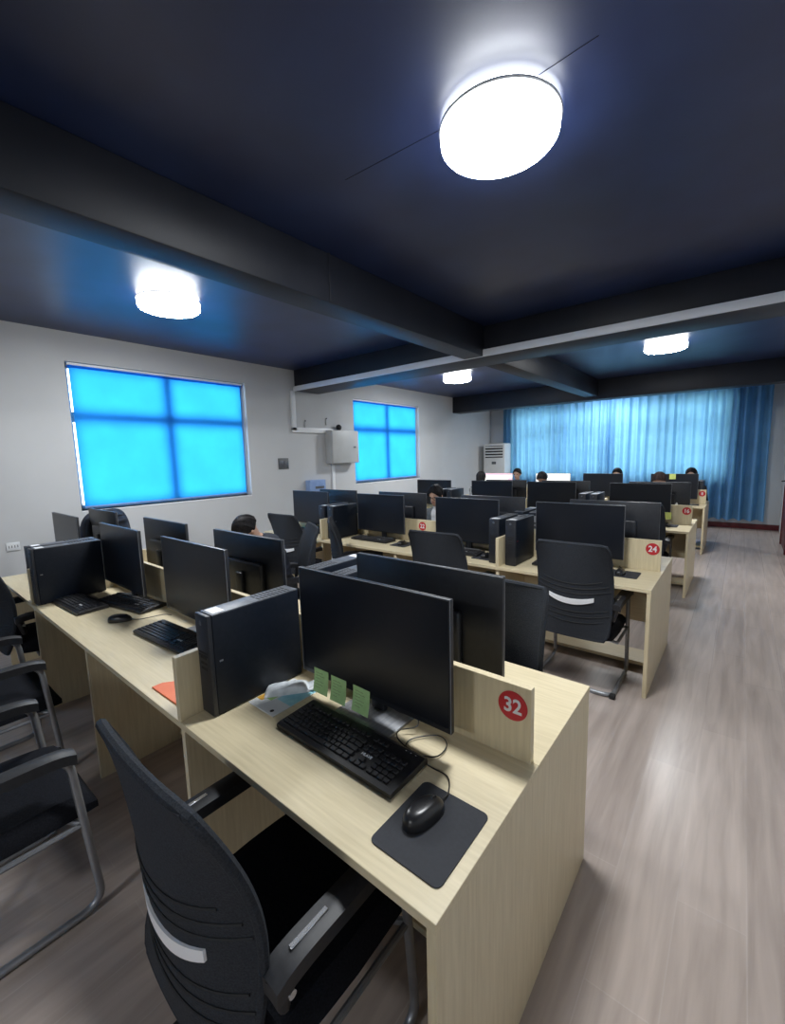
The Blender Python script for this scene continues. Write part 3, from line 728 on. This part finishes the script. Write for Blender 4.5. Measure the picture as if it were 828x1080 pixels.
# ------------------------------------------------------------------ chairs
def make_chair():
    t = empty('office_chair'); ZT, ZB = 1.055, .405
    def prof(z):     # rear face of the back: leaves the seat, bows in at the waist, leans away at the top
        k = (z-ZB)/(ZT-ZB)
        return -.318-.028*k-.014*k*k
    def halfw(z):
        k = (z-ZB)/(ZT-ZB)
        w = .226+.012*math.sin(PI*min(1, k))
        if k > .955: w -= .022*((k-.955)/.045)**2
        if k < .08: w -= .026*((.08-k)/.08)**2
        return w
    def surf(u, z, off=0.0):
        a = 2*u-1; return Vector((a*halfw(z), prof(z)+(.008+.080*math.sin(PI*min(1, max(0, (ZT-z)/.66))))*abs(a)**2.2+off, z))
    mb = MB(); mb.grid(lambda u, v: surf(u, ZB+(ZT-ZB)*v), 18, 26, M_mesh, lambda u, v: Vector((0, .022, 0))); mb.build('backrest', t)
    mb = MB(); rim = []
    n = 22
    for k in range(n): rim.append(surf(0, ZB+.012+(ZT-ZB-.02)*k/n, .011))
    for k in range(14): rim.append(surf(k/14, ZT-.003, .011))
    for k in range(n): rim.append(surf(1, ZT-.008-(ZT-ZB-.02)*k/n, .011))
    for k in range(14): rim.append(surf(1-k/14, ZB+.006, .011))
    mb.tube(rim, .0125, M_mesh, 8, closed=True); mb.build('back_rim', t)
    for zc, wd in ((.805, .30), (.772, .36), (.738, .38), (.610, .36), (.575, .38), (.535, .32)):
        mb = MB(); pts = []
        for k in range(13):
            q = -1+2*k/12; z = zc-.022*(1-q*q); pts.append(surf(.5+q*wd*.5/(2*halfw(z))*2*.62, z, -.0008))
        mb.tube(pts, .0032, M_rib, 5); mb.build('back_rib', t)
    mb = MB()
    def cres(u, v):
        q = -1+2*u; th = .014+.005*(1-q*q); z = .682-.024*(1-q*q)-th+2*th*v
        return surf(.5+q*.145/halfw(z)/2, z, -.0055)
    mb.grid(cres, 18, 3, M_insert, lambda u, v: Vector((0, .008, 0))); mb.build('lumbar_insert', t)
    mb = MB()
    def sx(u, v):
        a = 2*u-1; b = 2*v-1; k = (1-abs(a)**5)**.35*(1-abs(b)**5)**.35
        return Vector((a*.25*(1-.03*abs(b)), .01+b*.235, .415+.052*k+.008*a*a-(.014*max(0, b)**3)))
    mb.grid(sx, 20, 18, M_seat, lambda u, v: Vector((0, 0, -.055+.03*((abs(2*u-1))**4+abs(2*v-1)**4)/2))); mb.build('seat', t)
    def arc(p0, p1, p2, n=6): return [tuple((Vector(p0)*(1-q)**2+Vector(p1)*2*q*(1-q)+Vector(p2)*q*q)) for q in [i/n for i in range(n+1)]]
    R = .014; left = []
    left += [(-.262, -.215, .635)] + arc((-.262, .10, .640), (-.262, .165, .640), (-.262, .175, .58)) + arc((-.262, .215, .09), (-.262, .222, R+.002), (-.262, .14, R+.002))
    left += arc((-.262, -.16, R+.002), (-.262, -.232, R+.002), (-.19, -.232, R+.002))
    right = [(-x, y, z) for x, y, z in reversed(left)]
    mb = MB(); mb.tube(left+right, R, M_pole, 10)
    mb.build('tube_frame', t)
    for zz, yy in ((.375, -.14), (.375, .14)): 
        mb = MB(); mb.tube([(-.262, yy+.055 if yy > 0 else yy, .36), (-.20, yy, .372), (.20, yy, .372), (.262, yy+.055 if yy > 0 else yy, .36)], .010, M_pole, 8); mb.build('seat_rail', t)
    for s_ in (-1, 1):
        mb = MB(); mb.tube([(s_*.262, -.14, .36), (s_*.262, .19, .36)], .010, M_pole, 8); mb.build('side_rail', t)
        mb = MB(); X = s_*.262
        mb.grid(lambda u, v: Vector((X+(2*u-1)*.031, -.245+.435*v, .668+.006*math.sin(PI*u)-.018*abs(2*v-1)**6-.004*v)), 8, 20, M_chplast, lambda u, v: Vector((0, 0, -.036)))
        mb.build('armrest', t)
        mb = MB(); mb.box(X-.006, X+.006, -.19, -.09, .6725, .6755, M_slot, .0012, 1); mb.build('armrest_slot', t)
        mb = MB(); mb.tube([(X, -.225, .655), (X-s_*.006, -.215, .60), (X-s_*.02, -.20, .53)], [.022, .02, .014], M_chplast, 10); mb.cyl((X+s_*.02, -.205, .60), .009, .006, M_slot, 12, 'x'); mb.build('arm_bracket', t)
        mb = MB(); mb.box(X-.018, X+.018, -.246, -.205, 0, .03, M_rubber, .006); mb.build('foot_glide', t)
    return t
CP = Proto(make_chair); CG = 'black office chairs with white back inserts'
def chair(x, y, rz, label): return CP.put((x, y, 0), rz, label, 'chair', CG)
chair(-.91, .62, 0, 'nearest black mesh office chair, tucked under the number 32 desk')
chair(-2.035, .165, 0, 'black chair at the left edge, beside the nearest chair, seat and one arm showing')
chair(-3.0, .285, 0, 'black chair at the left edge, middle one between two other cut-off chairs')
chair(-3.93, .76, .0, 'black mesh chair farthest left, tucked near the left end of the nearest desks')
chair(-.86, 1.50, PI, 'black chair facing the viewer behind the number 32 desk')
chair(-.845, 3.22, 0, 'black office chair with white insert in front of the number 24 desk')
chair(-1.86, 3.08, .06, 'plain-looking black chair back between the nearest desk row and two middle towers')
chair(-2.86, 3.06, -.78, 'black chair by the divider of the second row, below the pair of towers')
chair(-3.87, 3.14, .04, 'black chair back right of the lowered head, near the wall')
chair(-.86, 5.72, 0, 'black chair tucked under the number 16 desk')
chair(-3.12, 2.19, PI-.5, 'black chair on which the person with lowered head sits')
chair(-5.13, 1.27, 2.3, 'black chair by the left wall with a dark jacket on it')
chair(-2.86, 4.45, PI, 'black chair on which the person with glasses sits')

# jacket draped over the chair by the wall
def jacket():
    t = empty('jacket', (-5.13, 1.27, 0), 2.3)
    tag(t, 'dark navy jacket draped over the chair below the first window', 'jacket')
    r = random.Random(4); ph = [r.uniform(0, 6) for _ in range(6)]
    def fn(u, v):
        a = 2*PI*u; q = v*PI/2
        w = .37*math.cos(q)**.45; d = .16*math.cos(q)**.5
        lump = 1+.05*math.sin(a*3+ph[0])+.04*math.sin(a*7+ph[1]+v*5)
        return Vector((w*math.cos(a)*lump, -.30+d*math.sin(a)*lump, .62+.57*math.sin(q)**.9+.012*math.sin(a*5+ph[2])))
    mb = MB(); mb.grid(fn, 48, 20, M_navy, lambda u, v: Vector((0, 0, -.004))); mb.build('shell', t)
    for z, w in ((1.08, .2), (1.135, .155), (1.165, .11)):
        mb = MB(); mb.tube([(w*1.25*math.cos(a), -.30+w*.72*math.sin(a), z+.008*math.sin(3*a)) for a in [2*PI*k/28 for k in range(28)]], .014, M_navy, 7, closed=True); mb.build('collar_fold', t)
jacket()

# ------------------------------------------------------------------ people (seated)
def person(name_loc, face, label, lean=.12, head_pitch=.1, head_yaw=0.0, top=M_navy, inner=None, hair='short', hair_m=None, glasses=False, scale=1.0, arms='desk'):
    x, y = name_loc; hair_m = hair_m or M_hair
    t = empty('person', (x, y, 0), face); tag(t, label, 'person', 'people seated at the computers')
    hip = Vector((0, 0, .52)); 
    def along(l): return hip+Vector((0, math.sin(lean)*l, math.cos(lean)*l))
    chest, neck = along(.33), along(.50)
    hd = neck + Vector((0, math.sin(lean+head_pitch)*.175, math.cos(lean+head_pitch)*.175))
    Hx = Matrix.Translation(hd) @ Matrix.Rotation(head_yaw, 4, 'Z') @ Matrix.Rotation(-(lean+head_pitch), 4, 'X')
    mb = MB(); pts = []     # pts: sample points that say which material is where
    def cap(a, b, ra, rb, m, n=7):
        a, b = Vector(a), Vector(b)
        mb.tube([a+(b-a)*(k/n) for k in range(n+1)], [ra+(rb-ra)*k/n for k in range(n+1)], m, 12)
        for p, r_ in ((a, ra), (b, rb)): mb.ball(p, (r_, r_, r_), m, 12, 8)
        for k in range(n+1): pts.append((a+(b-a)*(k/n), m))
    def ell(c, r3, m, xf=None):
        mb.ball(c, r3, m, 20, 14, xf); pts.append((Vector(c) if xf is None else xf @ Vector(c), m))
    rotl = Matrix.Translation(hip) @ Matrix.Rotation(-lean, 4, 'X')
    ell((0, 0, .02), (.17, .125, .13), M_blackcl, rotl)
    for k in range(7): ell((0, .0, .10+.055*k), (.145+.035*math.sin(k/6*PI*.85), .105+.012*math.sin(k/6*PI), .09), top, rotl)
    ell((0, 0, .43), (.19, .085, .07), top, rotl)
    cap(neck-Vector((0, 0, .03)), hd-Vector((0, .01, .06)), .055, .05, M_skin, 4)
    for s_ in (-1, 1):
        sh = rotl @ Vector((s_*.185, 0, .43))
        if arms == 'desk':
            el = sh+Vector((s_*.055, .12, -.255)); wr = Vector((s_*.16, el.y+.20, max(.80, el.z+.0))); 
        else:
            el = sh+Vector((s_*.08, .20, -.20)); wr = Vector((s_*.04, el.y+.14, .80))
        cap(sh, el, .056, .044, top); cap(el, wr, .044, .031, top)
        hb = wr+Vector((0, .075, -.008)); cap(wr, hb, .028, .034, M_skin, 3)
        for k in range(4):
            f0 = hb+Vector(((k-1.5)*.019, .012, .002)); L_ = (.058, .07, .074, .062)[k if s_ < 0 else 3-k]
            f1 = f0+Vector(((k-1.5)*.003, L_*.6, .006)); f2 = f1+Vector((0, L_*.45, -.016))
            cap(f0, f1, .0100, .0092, M_skin, 2); cap(f1, f2, .0092, .0078, M_skin, 2)
        t0 = wr+Vector((-s_*.022, .03, -.004)); t1 = t0+Vector((-s_*.028, .032, -.004)); cap(t0, t1, .012, .0105, M_skin, 2); cap(t1, t1+Vector((-s_*.004, .026, -.006)), .0105, .009, M_skin, 2)
        hj = Vector((s_*.092, .02, .525)); kn = Vector((s_*.11, .43, .53)); an = Vector((s_*.11, .40, .095))
        cap(hj, kn, .085, .062, M_blackcl); cap(kn, an, .06, .042, M_blackcl); cap(an+Vector((0, -.03, -.045)), an+Vector((0, .15, -.055)), .042, .036, M_blackcl, 4)
    # head: skull, jaw, nose, brow, ears, one surface with the body
    ell((0, -.012, .028), (.078, .098, .098), M_skin, Hx); ell((0, .022, -.045), (.060, .072, .072), M_skin, Hx)
    ell((0, .066, -.088), (.026, .022, .022), M_skin, Hx); ell((0, .098, -.022), (.0125, .018, .018), M_skin, Hx); ell((0, .088, .008), (.010, .014, .026), M_skin, Hx)
    for s_ in (-1, 1): ell((s_*.078, -.004, -.012), (.011, .020, .030), M_skin, Hx)
    tmp = mb.build('body', None)
    rm = tmp.modifiers.new('r', 'REMESH'); rm.mode = 'VOXEL'; rm.voxel_size = .0095
    sm = tmp.modifiers.new('s', 'SMOOTH'); sm.iterations = 3; sm.factor = .5
    dg = bpy.context.evaluated_depsgraph_get(); me = bpy.data.meshes.new_from_object(tmp.evaluated_get(dg))
    bpy.data.objects.remove(tmp)
    me.materials.clear(); ml = []
    for _, m in pts:
        if m not in ml: ml.append(m)
    if inner and inner not in ml: ml.append(inner)
    for m in ml: me.materials.append(m)
    kd = kdtree.KDTree(len(pts))
    for i, (p, _) in enumerate(pts): kd.insert(p, i)
    kd.balance(); inv = rotl.inverted()
    for p in me.polygons:
        m = pts[kd.find(p.center)[1]][1]
        if m is M_skin and (p.center-hd).length > .135 and (p.center-neck).length < .17: m = top
        if inner and m is top:
            q = inv @ p.center
            if q.y > .05 and abs(q.x) < .045+.02*(q.z-.2) : m = inner
        p.material_index = ml.index(m); p.use_smooth = True
    body = bpy.data.objects.new('body', me); COL.objects.link(body); body.parent = t
    mb = MB()
    for s_ in (-1, 1): mb.ball((s_*.031, .0775, .003), (.0125, .008, .0075), M_eye, 10, 8, Hx)
    mb.build('eyes', t)
    mb = MB(); mb.ball((0, .0915, -.056), (.021, .006, .0065), M_lip, 12, 8, Hx); mb.build('mouth', t)
    # hair: a cap thicker than the skull, open at the face
    mb = MB(); lowf = {'short': -.02, 'bob': -.13, 'long': -.17}[hair]
    rr = random.Random(int(x*100)+int(y*10))
    p1, p2 = rr.uniform(0, 6), rr.uniform(0, 6)
    def hf(u, v):
        a = 2*PI*u; front = max(0, math.sin(a))
        zlow = .072*front**1.2*(1 if front > .12 else 1)+(lowf)*(1-front**.55)
        zt = .132; z = zlow+(zt-zlow)*v
        zz = max(-1, min(1, (z-.02)/.112)); r_ = math.sqrt(max(0, 1-zz*zz)) if z > .02 else 1-.10*((.02-z)/.19)
        n = 1+.035*math.sin(9*a+p1+z*20)+.03*math.sin(17*a+p2)
        return Hx @ Vector((.090*r_*math.cos(a)*n, -.012+.110*r_*math.sin(a)*n, z))
    mb.grid(hf, 44, 18, hair_m, lambda u, v: Hx.to_3x3() @ Vector((-.004*math.cos(2*PI*u), -.004*math.sin(2*PI*u), -.004))); mb.build('hair', t)
    if glasses:
        mb = MB()
        for s_ in (-1, 1):
            mb.tube([Hx @ Vector((s_*.033+.025*math.cos(2*PI*k/16), .098, .002+.020*math.sin(2*PI*k/16))) for k in range(16)], .0022, M_vent, 5, closed=True)
            mb.tube([Hx @ Vector((s_*.058, .097, .006)), Hx @ Vector((s_*.082, .05, .008)), Hx @ Vector((s_*.086, -.01, .004))], .002, M_vent, 5)
        mb.tube([Hx @ Vector((-.009, .099, .004)), Hx @ Vector((.009, .099, .004))], .002, M_vent, 5)
        mb.build('glasses', t)
    return t
person((-3.12, 2.24), PI-.15, 'person with dark hair and dark jacket, head lowered towards the desk', lean=.27, head_pitch=.85, head_yaw=.0, top=M_navy, hair='short', arms='fold')
person((-2.87, 4.50), PI+.05, 'person with black bob, glasses and grey cardigan over white, behind the number 22 sign', lean=.22, head_pitch=.12, head_yaw=.08, top=M_grey, inner=M_whitecl, hair='bob', glasses=True)
person((-4.06, 7.72), 0, 'dark-haired person seen from behind, left of the pink lit screen', lean=.12, top=M_blackcl, hair='bob')
person((-2.80, 7.62), 0, 'dark-haired person seen from behind, left of the lit white screen', lean=.15, top=M_navy, hair='short')
person((-.98, 7.62), 0, 'person with brown hair seen behind the number 16 monitor', lean=.15, top=M_grey, hair='short', hair_m=M_hairbrown)
person((-3.95, 9.42), PI, 'dark-haired person facing the viewer beside the pink lit screen, in the last row', lean=.10, top=M_blackcl, hair='short')
person((-1.90, 9.42), PI, 'person peeking over the last row monitor below the curtain gap', lean=.10, top=M_navy, hair='short')
person((-.70, 9.42), PI, 'dark-haired person behind the last row monitor with the yellow note', lean=.08, top=M_blackcl, hair='bob')

# ------------------------------------------------------------------ small things on the desks
def sticky(loc, rot, label, m, w=.078, h=.09, curl=.012, lines=True):
    t = empty('sticky_note', loc); t.rotation_euler = rot
    tag(t, label, 'sticky note', 'sticky notes on the monitors')
    def fn(u, v): return Vector((-w/2+w*u, -.0008-curl*(1-v)**2, -h+h*v))
    MB().grid(fn, 4, 8, m, lambda u, v: Vector((0, .0005, 0))).build('paper', t)
    if lines:
        mb = MB()
        for k in range(6):
            v = .82-.12*k; ww = .62*w*(.75+.25*math.sin(k*2.3)); p = [fn(.14+(ww/w)*q/6, v)+Vector((0, -.0006, .0014*math.sin(q*4+k))) for q in range(7)]
            mb.tube(p, .0006, M_ink, 4)
        mb.build('handwriting', t)
    return t
sticky((-1.178, .9955, .865), (0, 0, 0), 'green handwritten sticky note at lower left of the nearest monitor, leftmost of three', M_green)
sticky((-1.085, .9955, .862), (0, 0, 0), 'green handwritten sticky note on the nearest monitor, middle of three', M_green)
sticky((-.972, .9955, .862), (0, .03, 0), 'green handwritten sticky note on the nearest monitor, rightmost of three', M_green)
t4 = sticky((-1.035, .962, .7585), (-PI/2+.05, 0, .1), 'green sticky note lying behind the nearest keyboard', M_green, .07, .05, .002, False)
sticky((-.66, ROWY['C']+.54-.13-.0095, .905), (0, 0, 0), 'yellow-green note on lower corner of the number 16 monitor', M_yellownote, .085, .085, .01, False)
sticky((-.89, ROWY['D']+.54-.13-.0095, 1.245), (0, 0, 0), 'small yellow note on top of the last row monitor left of number 8', M_yellownote, .09, .09, .006, False)

def docs():
    t = empty('document', (-1.305, .915, .7505), 0.0)
    tag(t, 'printed sheet with cyan and amber blocks lying beside the nearest tower', 'document')
    MB().box(-.077, .077, -.107, .107, 0, .003, M_paper, .0008, 1, smooth=False).build('page', t)
    mb = MB(); mb.box(-.005, .076, -.03, .106, .003, .0034, M_cyan); mb.build('cyan_block', t)
    mb = MB(); mb.box(-.076, -.045, -.07, -.01, .003, .0036, M_amber); mb.box(-.03, .03, .08, .106, .003, .0036, M_amber); mb.build('amber_block', t)
    mb = MB(); mb.box(-.05, -.015, -.05, .0, .003, .0035, M_leaf); mb.build('green_block', t)
    mb = MB(); mb.ball((.045, -.088, .0036), (.008, .008, .0012), M_vent, 10, 6); mb.build('dot', t)
docs()
def packet():
    t = empty('plastic_packet', (-1.325, .945, .7545), .9)
    tag(t, 'crumpled clear plastic packet lying on the printed sheet', 'packet')
    r = random.Random(9); o = [[r.uniform(-.008, .008) for _ in range(13)] for _ in range(9)]
    def fn(u, v):
        a = 2*u-1; b = 2*v-1; i, j = min(12, int(u*12)), min(8, int(v*8))
        return Vector((a*.085, b*.036, .003+.026*(1-a**4)**.5*(1-b**4)**.5+o[j][i]*(1-abs(a))*(1-abs(b))))
    MB().grid(fn, 12, 8, M_film, lambda u, v: Vector((0, 0, -.002-.024*(1-(2*u-1)**4)**.5*(1-(2*v-1)**4)**.5))).build('film', t)
    mb = MB(); mb.grid(lambda u, v: Vector((.07+.045*u, (-.03+.06*v)*(1+.2*u), .004+.006*math.sin(v*9)*u+.008*u)), 4, 10, M_film, lambda u, v: Vector((0, 0, -.001))); mb.build('seal_strip', t)
packet()
oc = MB().prism([(-.115, -.03), (.13, -.055), (.14, .05), (-.06, .06), (-.11, .01)], 0, .006, M_orange, None, .0015).build('folder', None, (-1.68, .675, .7505), .12)
tag(oc, 'orange folder lying on the desk behind the oak divider', 'folder')
def bottle(loc, label, h=.2):
    t = empty('bottle', loc); tag(t, label, 'bottle', 'water bottles on the far desks')
    mb = MB(); P = [(.03, 0), (.032, .01), (.032, h*.6), (.028, h*.72), (.013, h*.86), (.012, h*.9)]
    k = mb.mi(M_bottle); R_ = [[mb.bm.verts.new((r_*math.cos(2*PI*i/16), r_*math.sin(2*PI*i/16), z)) for i in range(16)] for r_, z in P]
    for a, b in zip(R_, R_[1:]):
        for i in range(16): f = mb.bm.faces.new((a[i], a[(i+1) % 16], b[(i+1) % 16], b[i])); f.smooth = True
    mb.bm.faces.new(list(reversed(R_[0]))); mb.bm.faces.new(R_[-1]); mb.build('vessel', t)
    MB().cyl((0, 0, h*.95), .015, h*.12, M_paper, 16, bev=.002).build('cap', t)
bottle((-.60, ROWY['C']+.72, .7502), 'white bottle standing behind the number 16 partition', .34)
bottle((-3.30, ROWY['C']+.40, .7502), 'pale bottle beside the third row towers, right of the person with glasses', .38)

# ------------------------------------------------------------------ things on the left wall
def elec():
    t = empty('electrical_box', (XL, 5.34, 1.56)); tag(t, 'pale grey metal electrical box mounted on the wall between the two windows', 'electrical box')
    MB().box(.001, .17, -.32, .32, 0, .56, M_boxgrey, .006).build('housing', t)
    MB().box(.171, .183, -.315, .315, .005, .555, M_boxgrey, .004).build('door', t)
    mb = MB(); mb.box(.183, .196, .2, .235, .26, .29, M_platedark, .003); mb.box(.19, .199, .17, .235, .268, .281, M_platedark, .002); mb.build('latch', t)
    c = empty('wall_camera', (XL+.07, 5.29, 2.126)); tag(c, 'small dark round device standing on top of the electrical box', 'camera')
    MB().ball((0, 0, .05), (.05, .05, .05), M_vent, 18, 12).build('dome', c); MB().cyl((0, 0, .006), .035, .012, M_vent, 18).build('foot', c)
elec()
cd = empty('conduit', (XL, 4.38, 2.1)); tag(cd, 'white plastic conduit on the wall bending from the beam to the electrical box', 'conduit')
MB().box(.001, .035, -.05, .03, 0, .608, M_pvc, .004).build('upright_duct', cd)
MB().box(.001, .035, -.05, .95, -.03, .05, M_pvc, .004).build('level_duct', cd)
c2 = empty('conduit', (XL, 5.17, .11)); tag(c2, 'thin white conduit running down the wall below the electrical box', 'conduit')
MB().box(.001, .03, -.03, .03, 0, 1.448, M_pvc, .004).build('upright_duct', c2)
for y, z, l in ((4.60, 2.24, 'small cable clip on the wall above the horizontal conduit, left one'), (5.06, 2.30, 'small cable clip on the wall above the electrical box, right one')):
    t = empty('cable_clip', (XL, y, z)); tag(t, l, 'clip', 'cable clips on the wall')
    MB().box(.001, .02, -.012, .012, -.09, .02, M_boxgrey, .003).build('bracket', t); MB().ball((.02, 0, .02), (.012, .012, .012), M_platedark, 10, 8).build('screw', t)
sw = empty('light_switch', (XL, 4.135, 1.585)); tag(sw, 'dark grey square light switch plate on the white wall right of the first window', 'light switch')
MB().box(.001, .012, -.095, .095, -.085, .085, M_platedark, .004).build('plate', sw)
for yy in (-.045, .045): MB().box(.012, .018, yy-.04, yy+.04, -.055, .045, M_casetop, .003).build('rocker', sw)
ol = empty('wall_outlet', (XL, .86, .865)); tag(ol, 'white power outlet on the wall at the far left above the desk', 'outlet')
MB().box(.001, .012, -.065, .04, -.04, .04, M_pvc, .004).build('plate', ol)
mb = MB()
for yy in (-.035, .01): mb.box(.0115, .0135, yy-.014, yy-.008, -.012, .012, M_platedark); mb.box(.0115, .0135, yy+.008, yy+.014, -.012, .012, M_platedark)
mb.build('sockets', ol)
bb = empty('wall_box', (XL, 4.72, 1.10)); tag(bb, 'pale blue plastic box with dark slot on the wall just above the second row monitor', 'wall box')
MB().box(.001, .12, -.17, .17, 0, .20, M_bluebox, .01).build('shell', bb)
MB().box(.118, .123, -.06, .13, .055, .095, M_platedark, .002).build('slot', bb)

# floor-standing air conditioner
ac = empty('air_conditioner', (-5.1, 10.72, 0)); tag(ac, 'tall white floor-standing air conditioner in the back left corner', 'air conditioner')
MB().box(-.3, .3, -.19, .19, 0, 1.92, M_acwhite, .02).build('cabinet', ac)
mb = MB(); mb.box(-.25, .25, -.198, -.188, 1.55, 1.86, M_vent, .004)
mb.build('outlet_recess', ac)
mb = MB()
for k in range(4): mb.box(-.25, .25, -.212, -.196, 1.58+.075*k, 1.615+.075*k, M_acwhite, .004)
mb.build('louvre', ac)
MB().box(-.06, .06, -.197, -.189, 1.38, 1.45, M_platedark, .003).build('display', ac)
mb = MB(); mb.box(-.25, .25, -.197, -.189, .12, .9, M_acwhite, .004)
for k in range(14): mb.box(-.23, .23, -.199, -.196, .16+.05*k, .175+.05*k, M_boxgrey)
mb.build('intake_grille', ac)
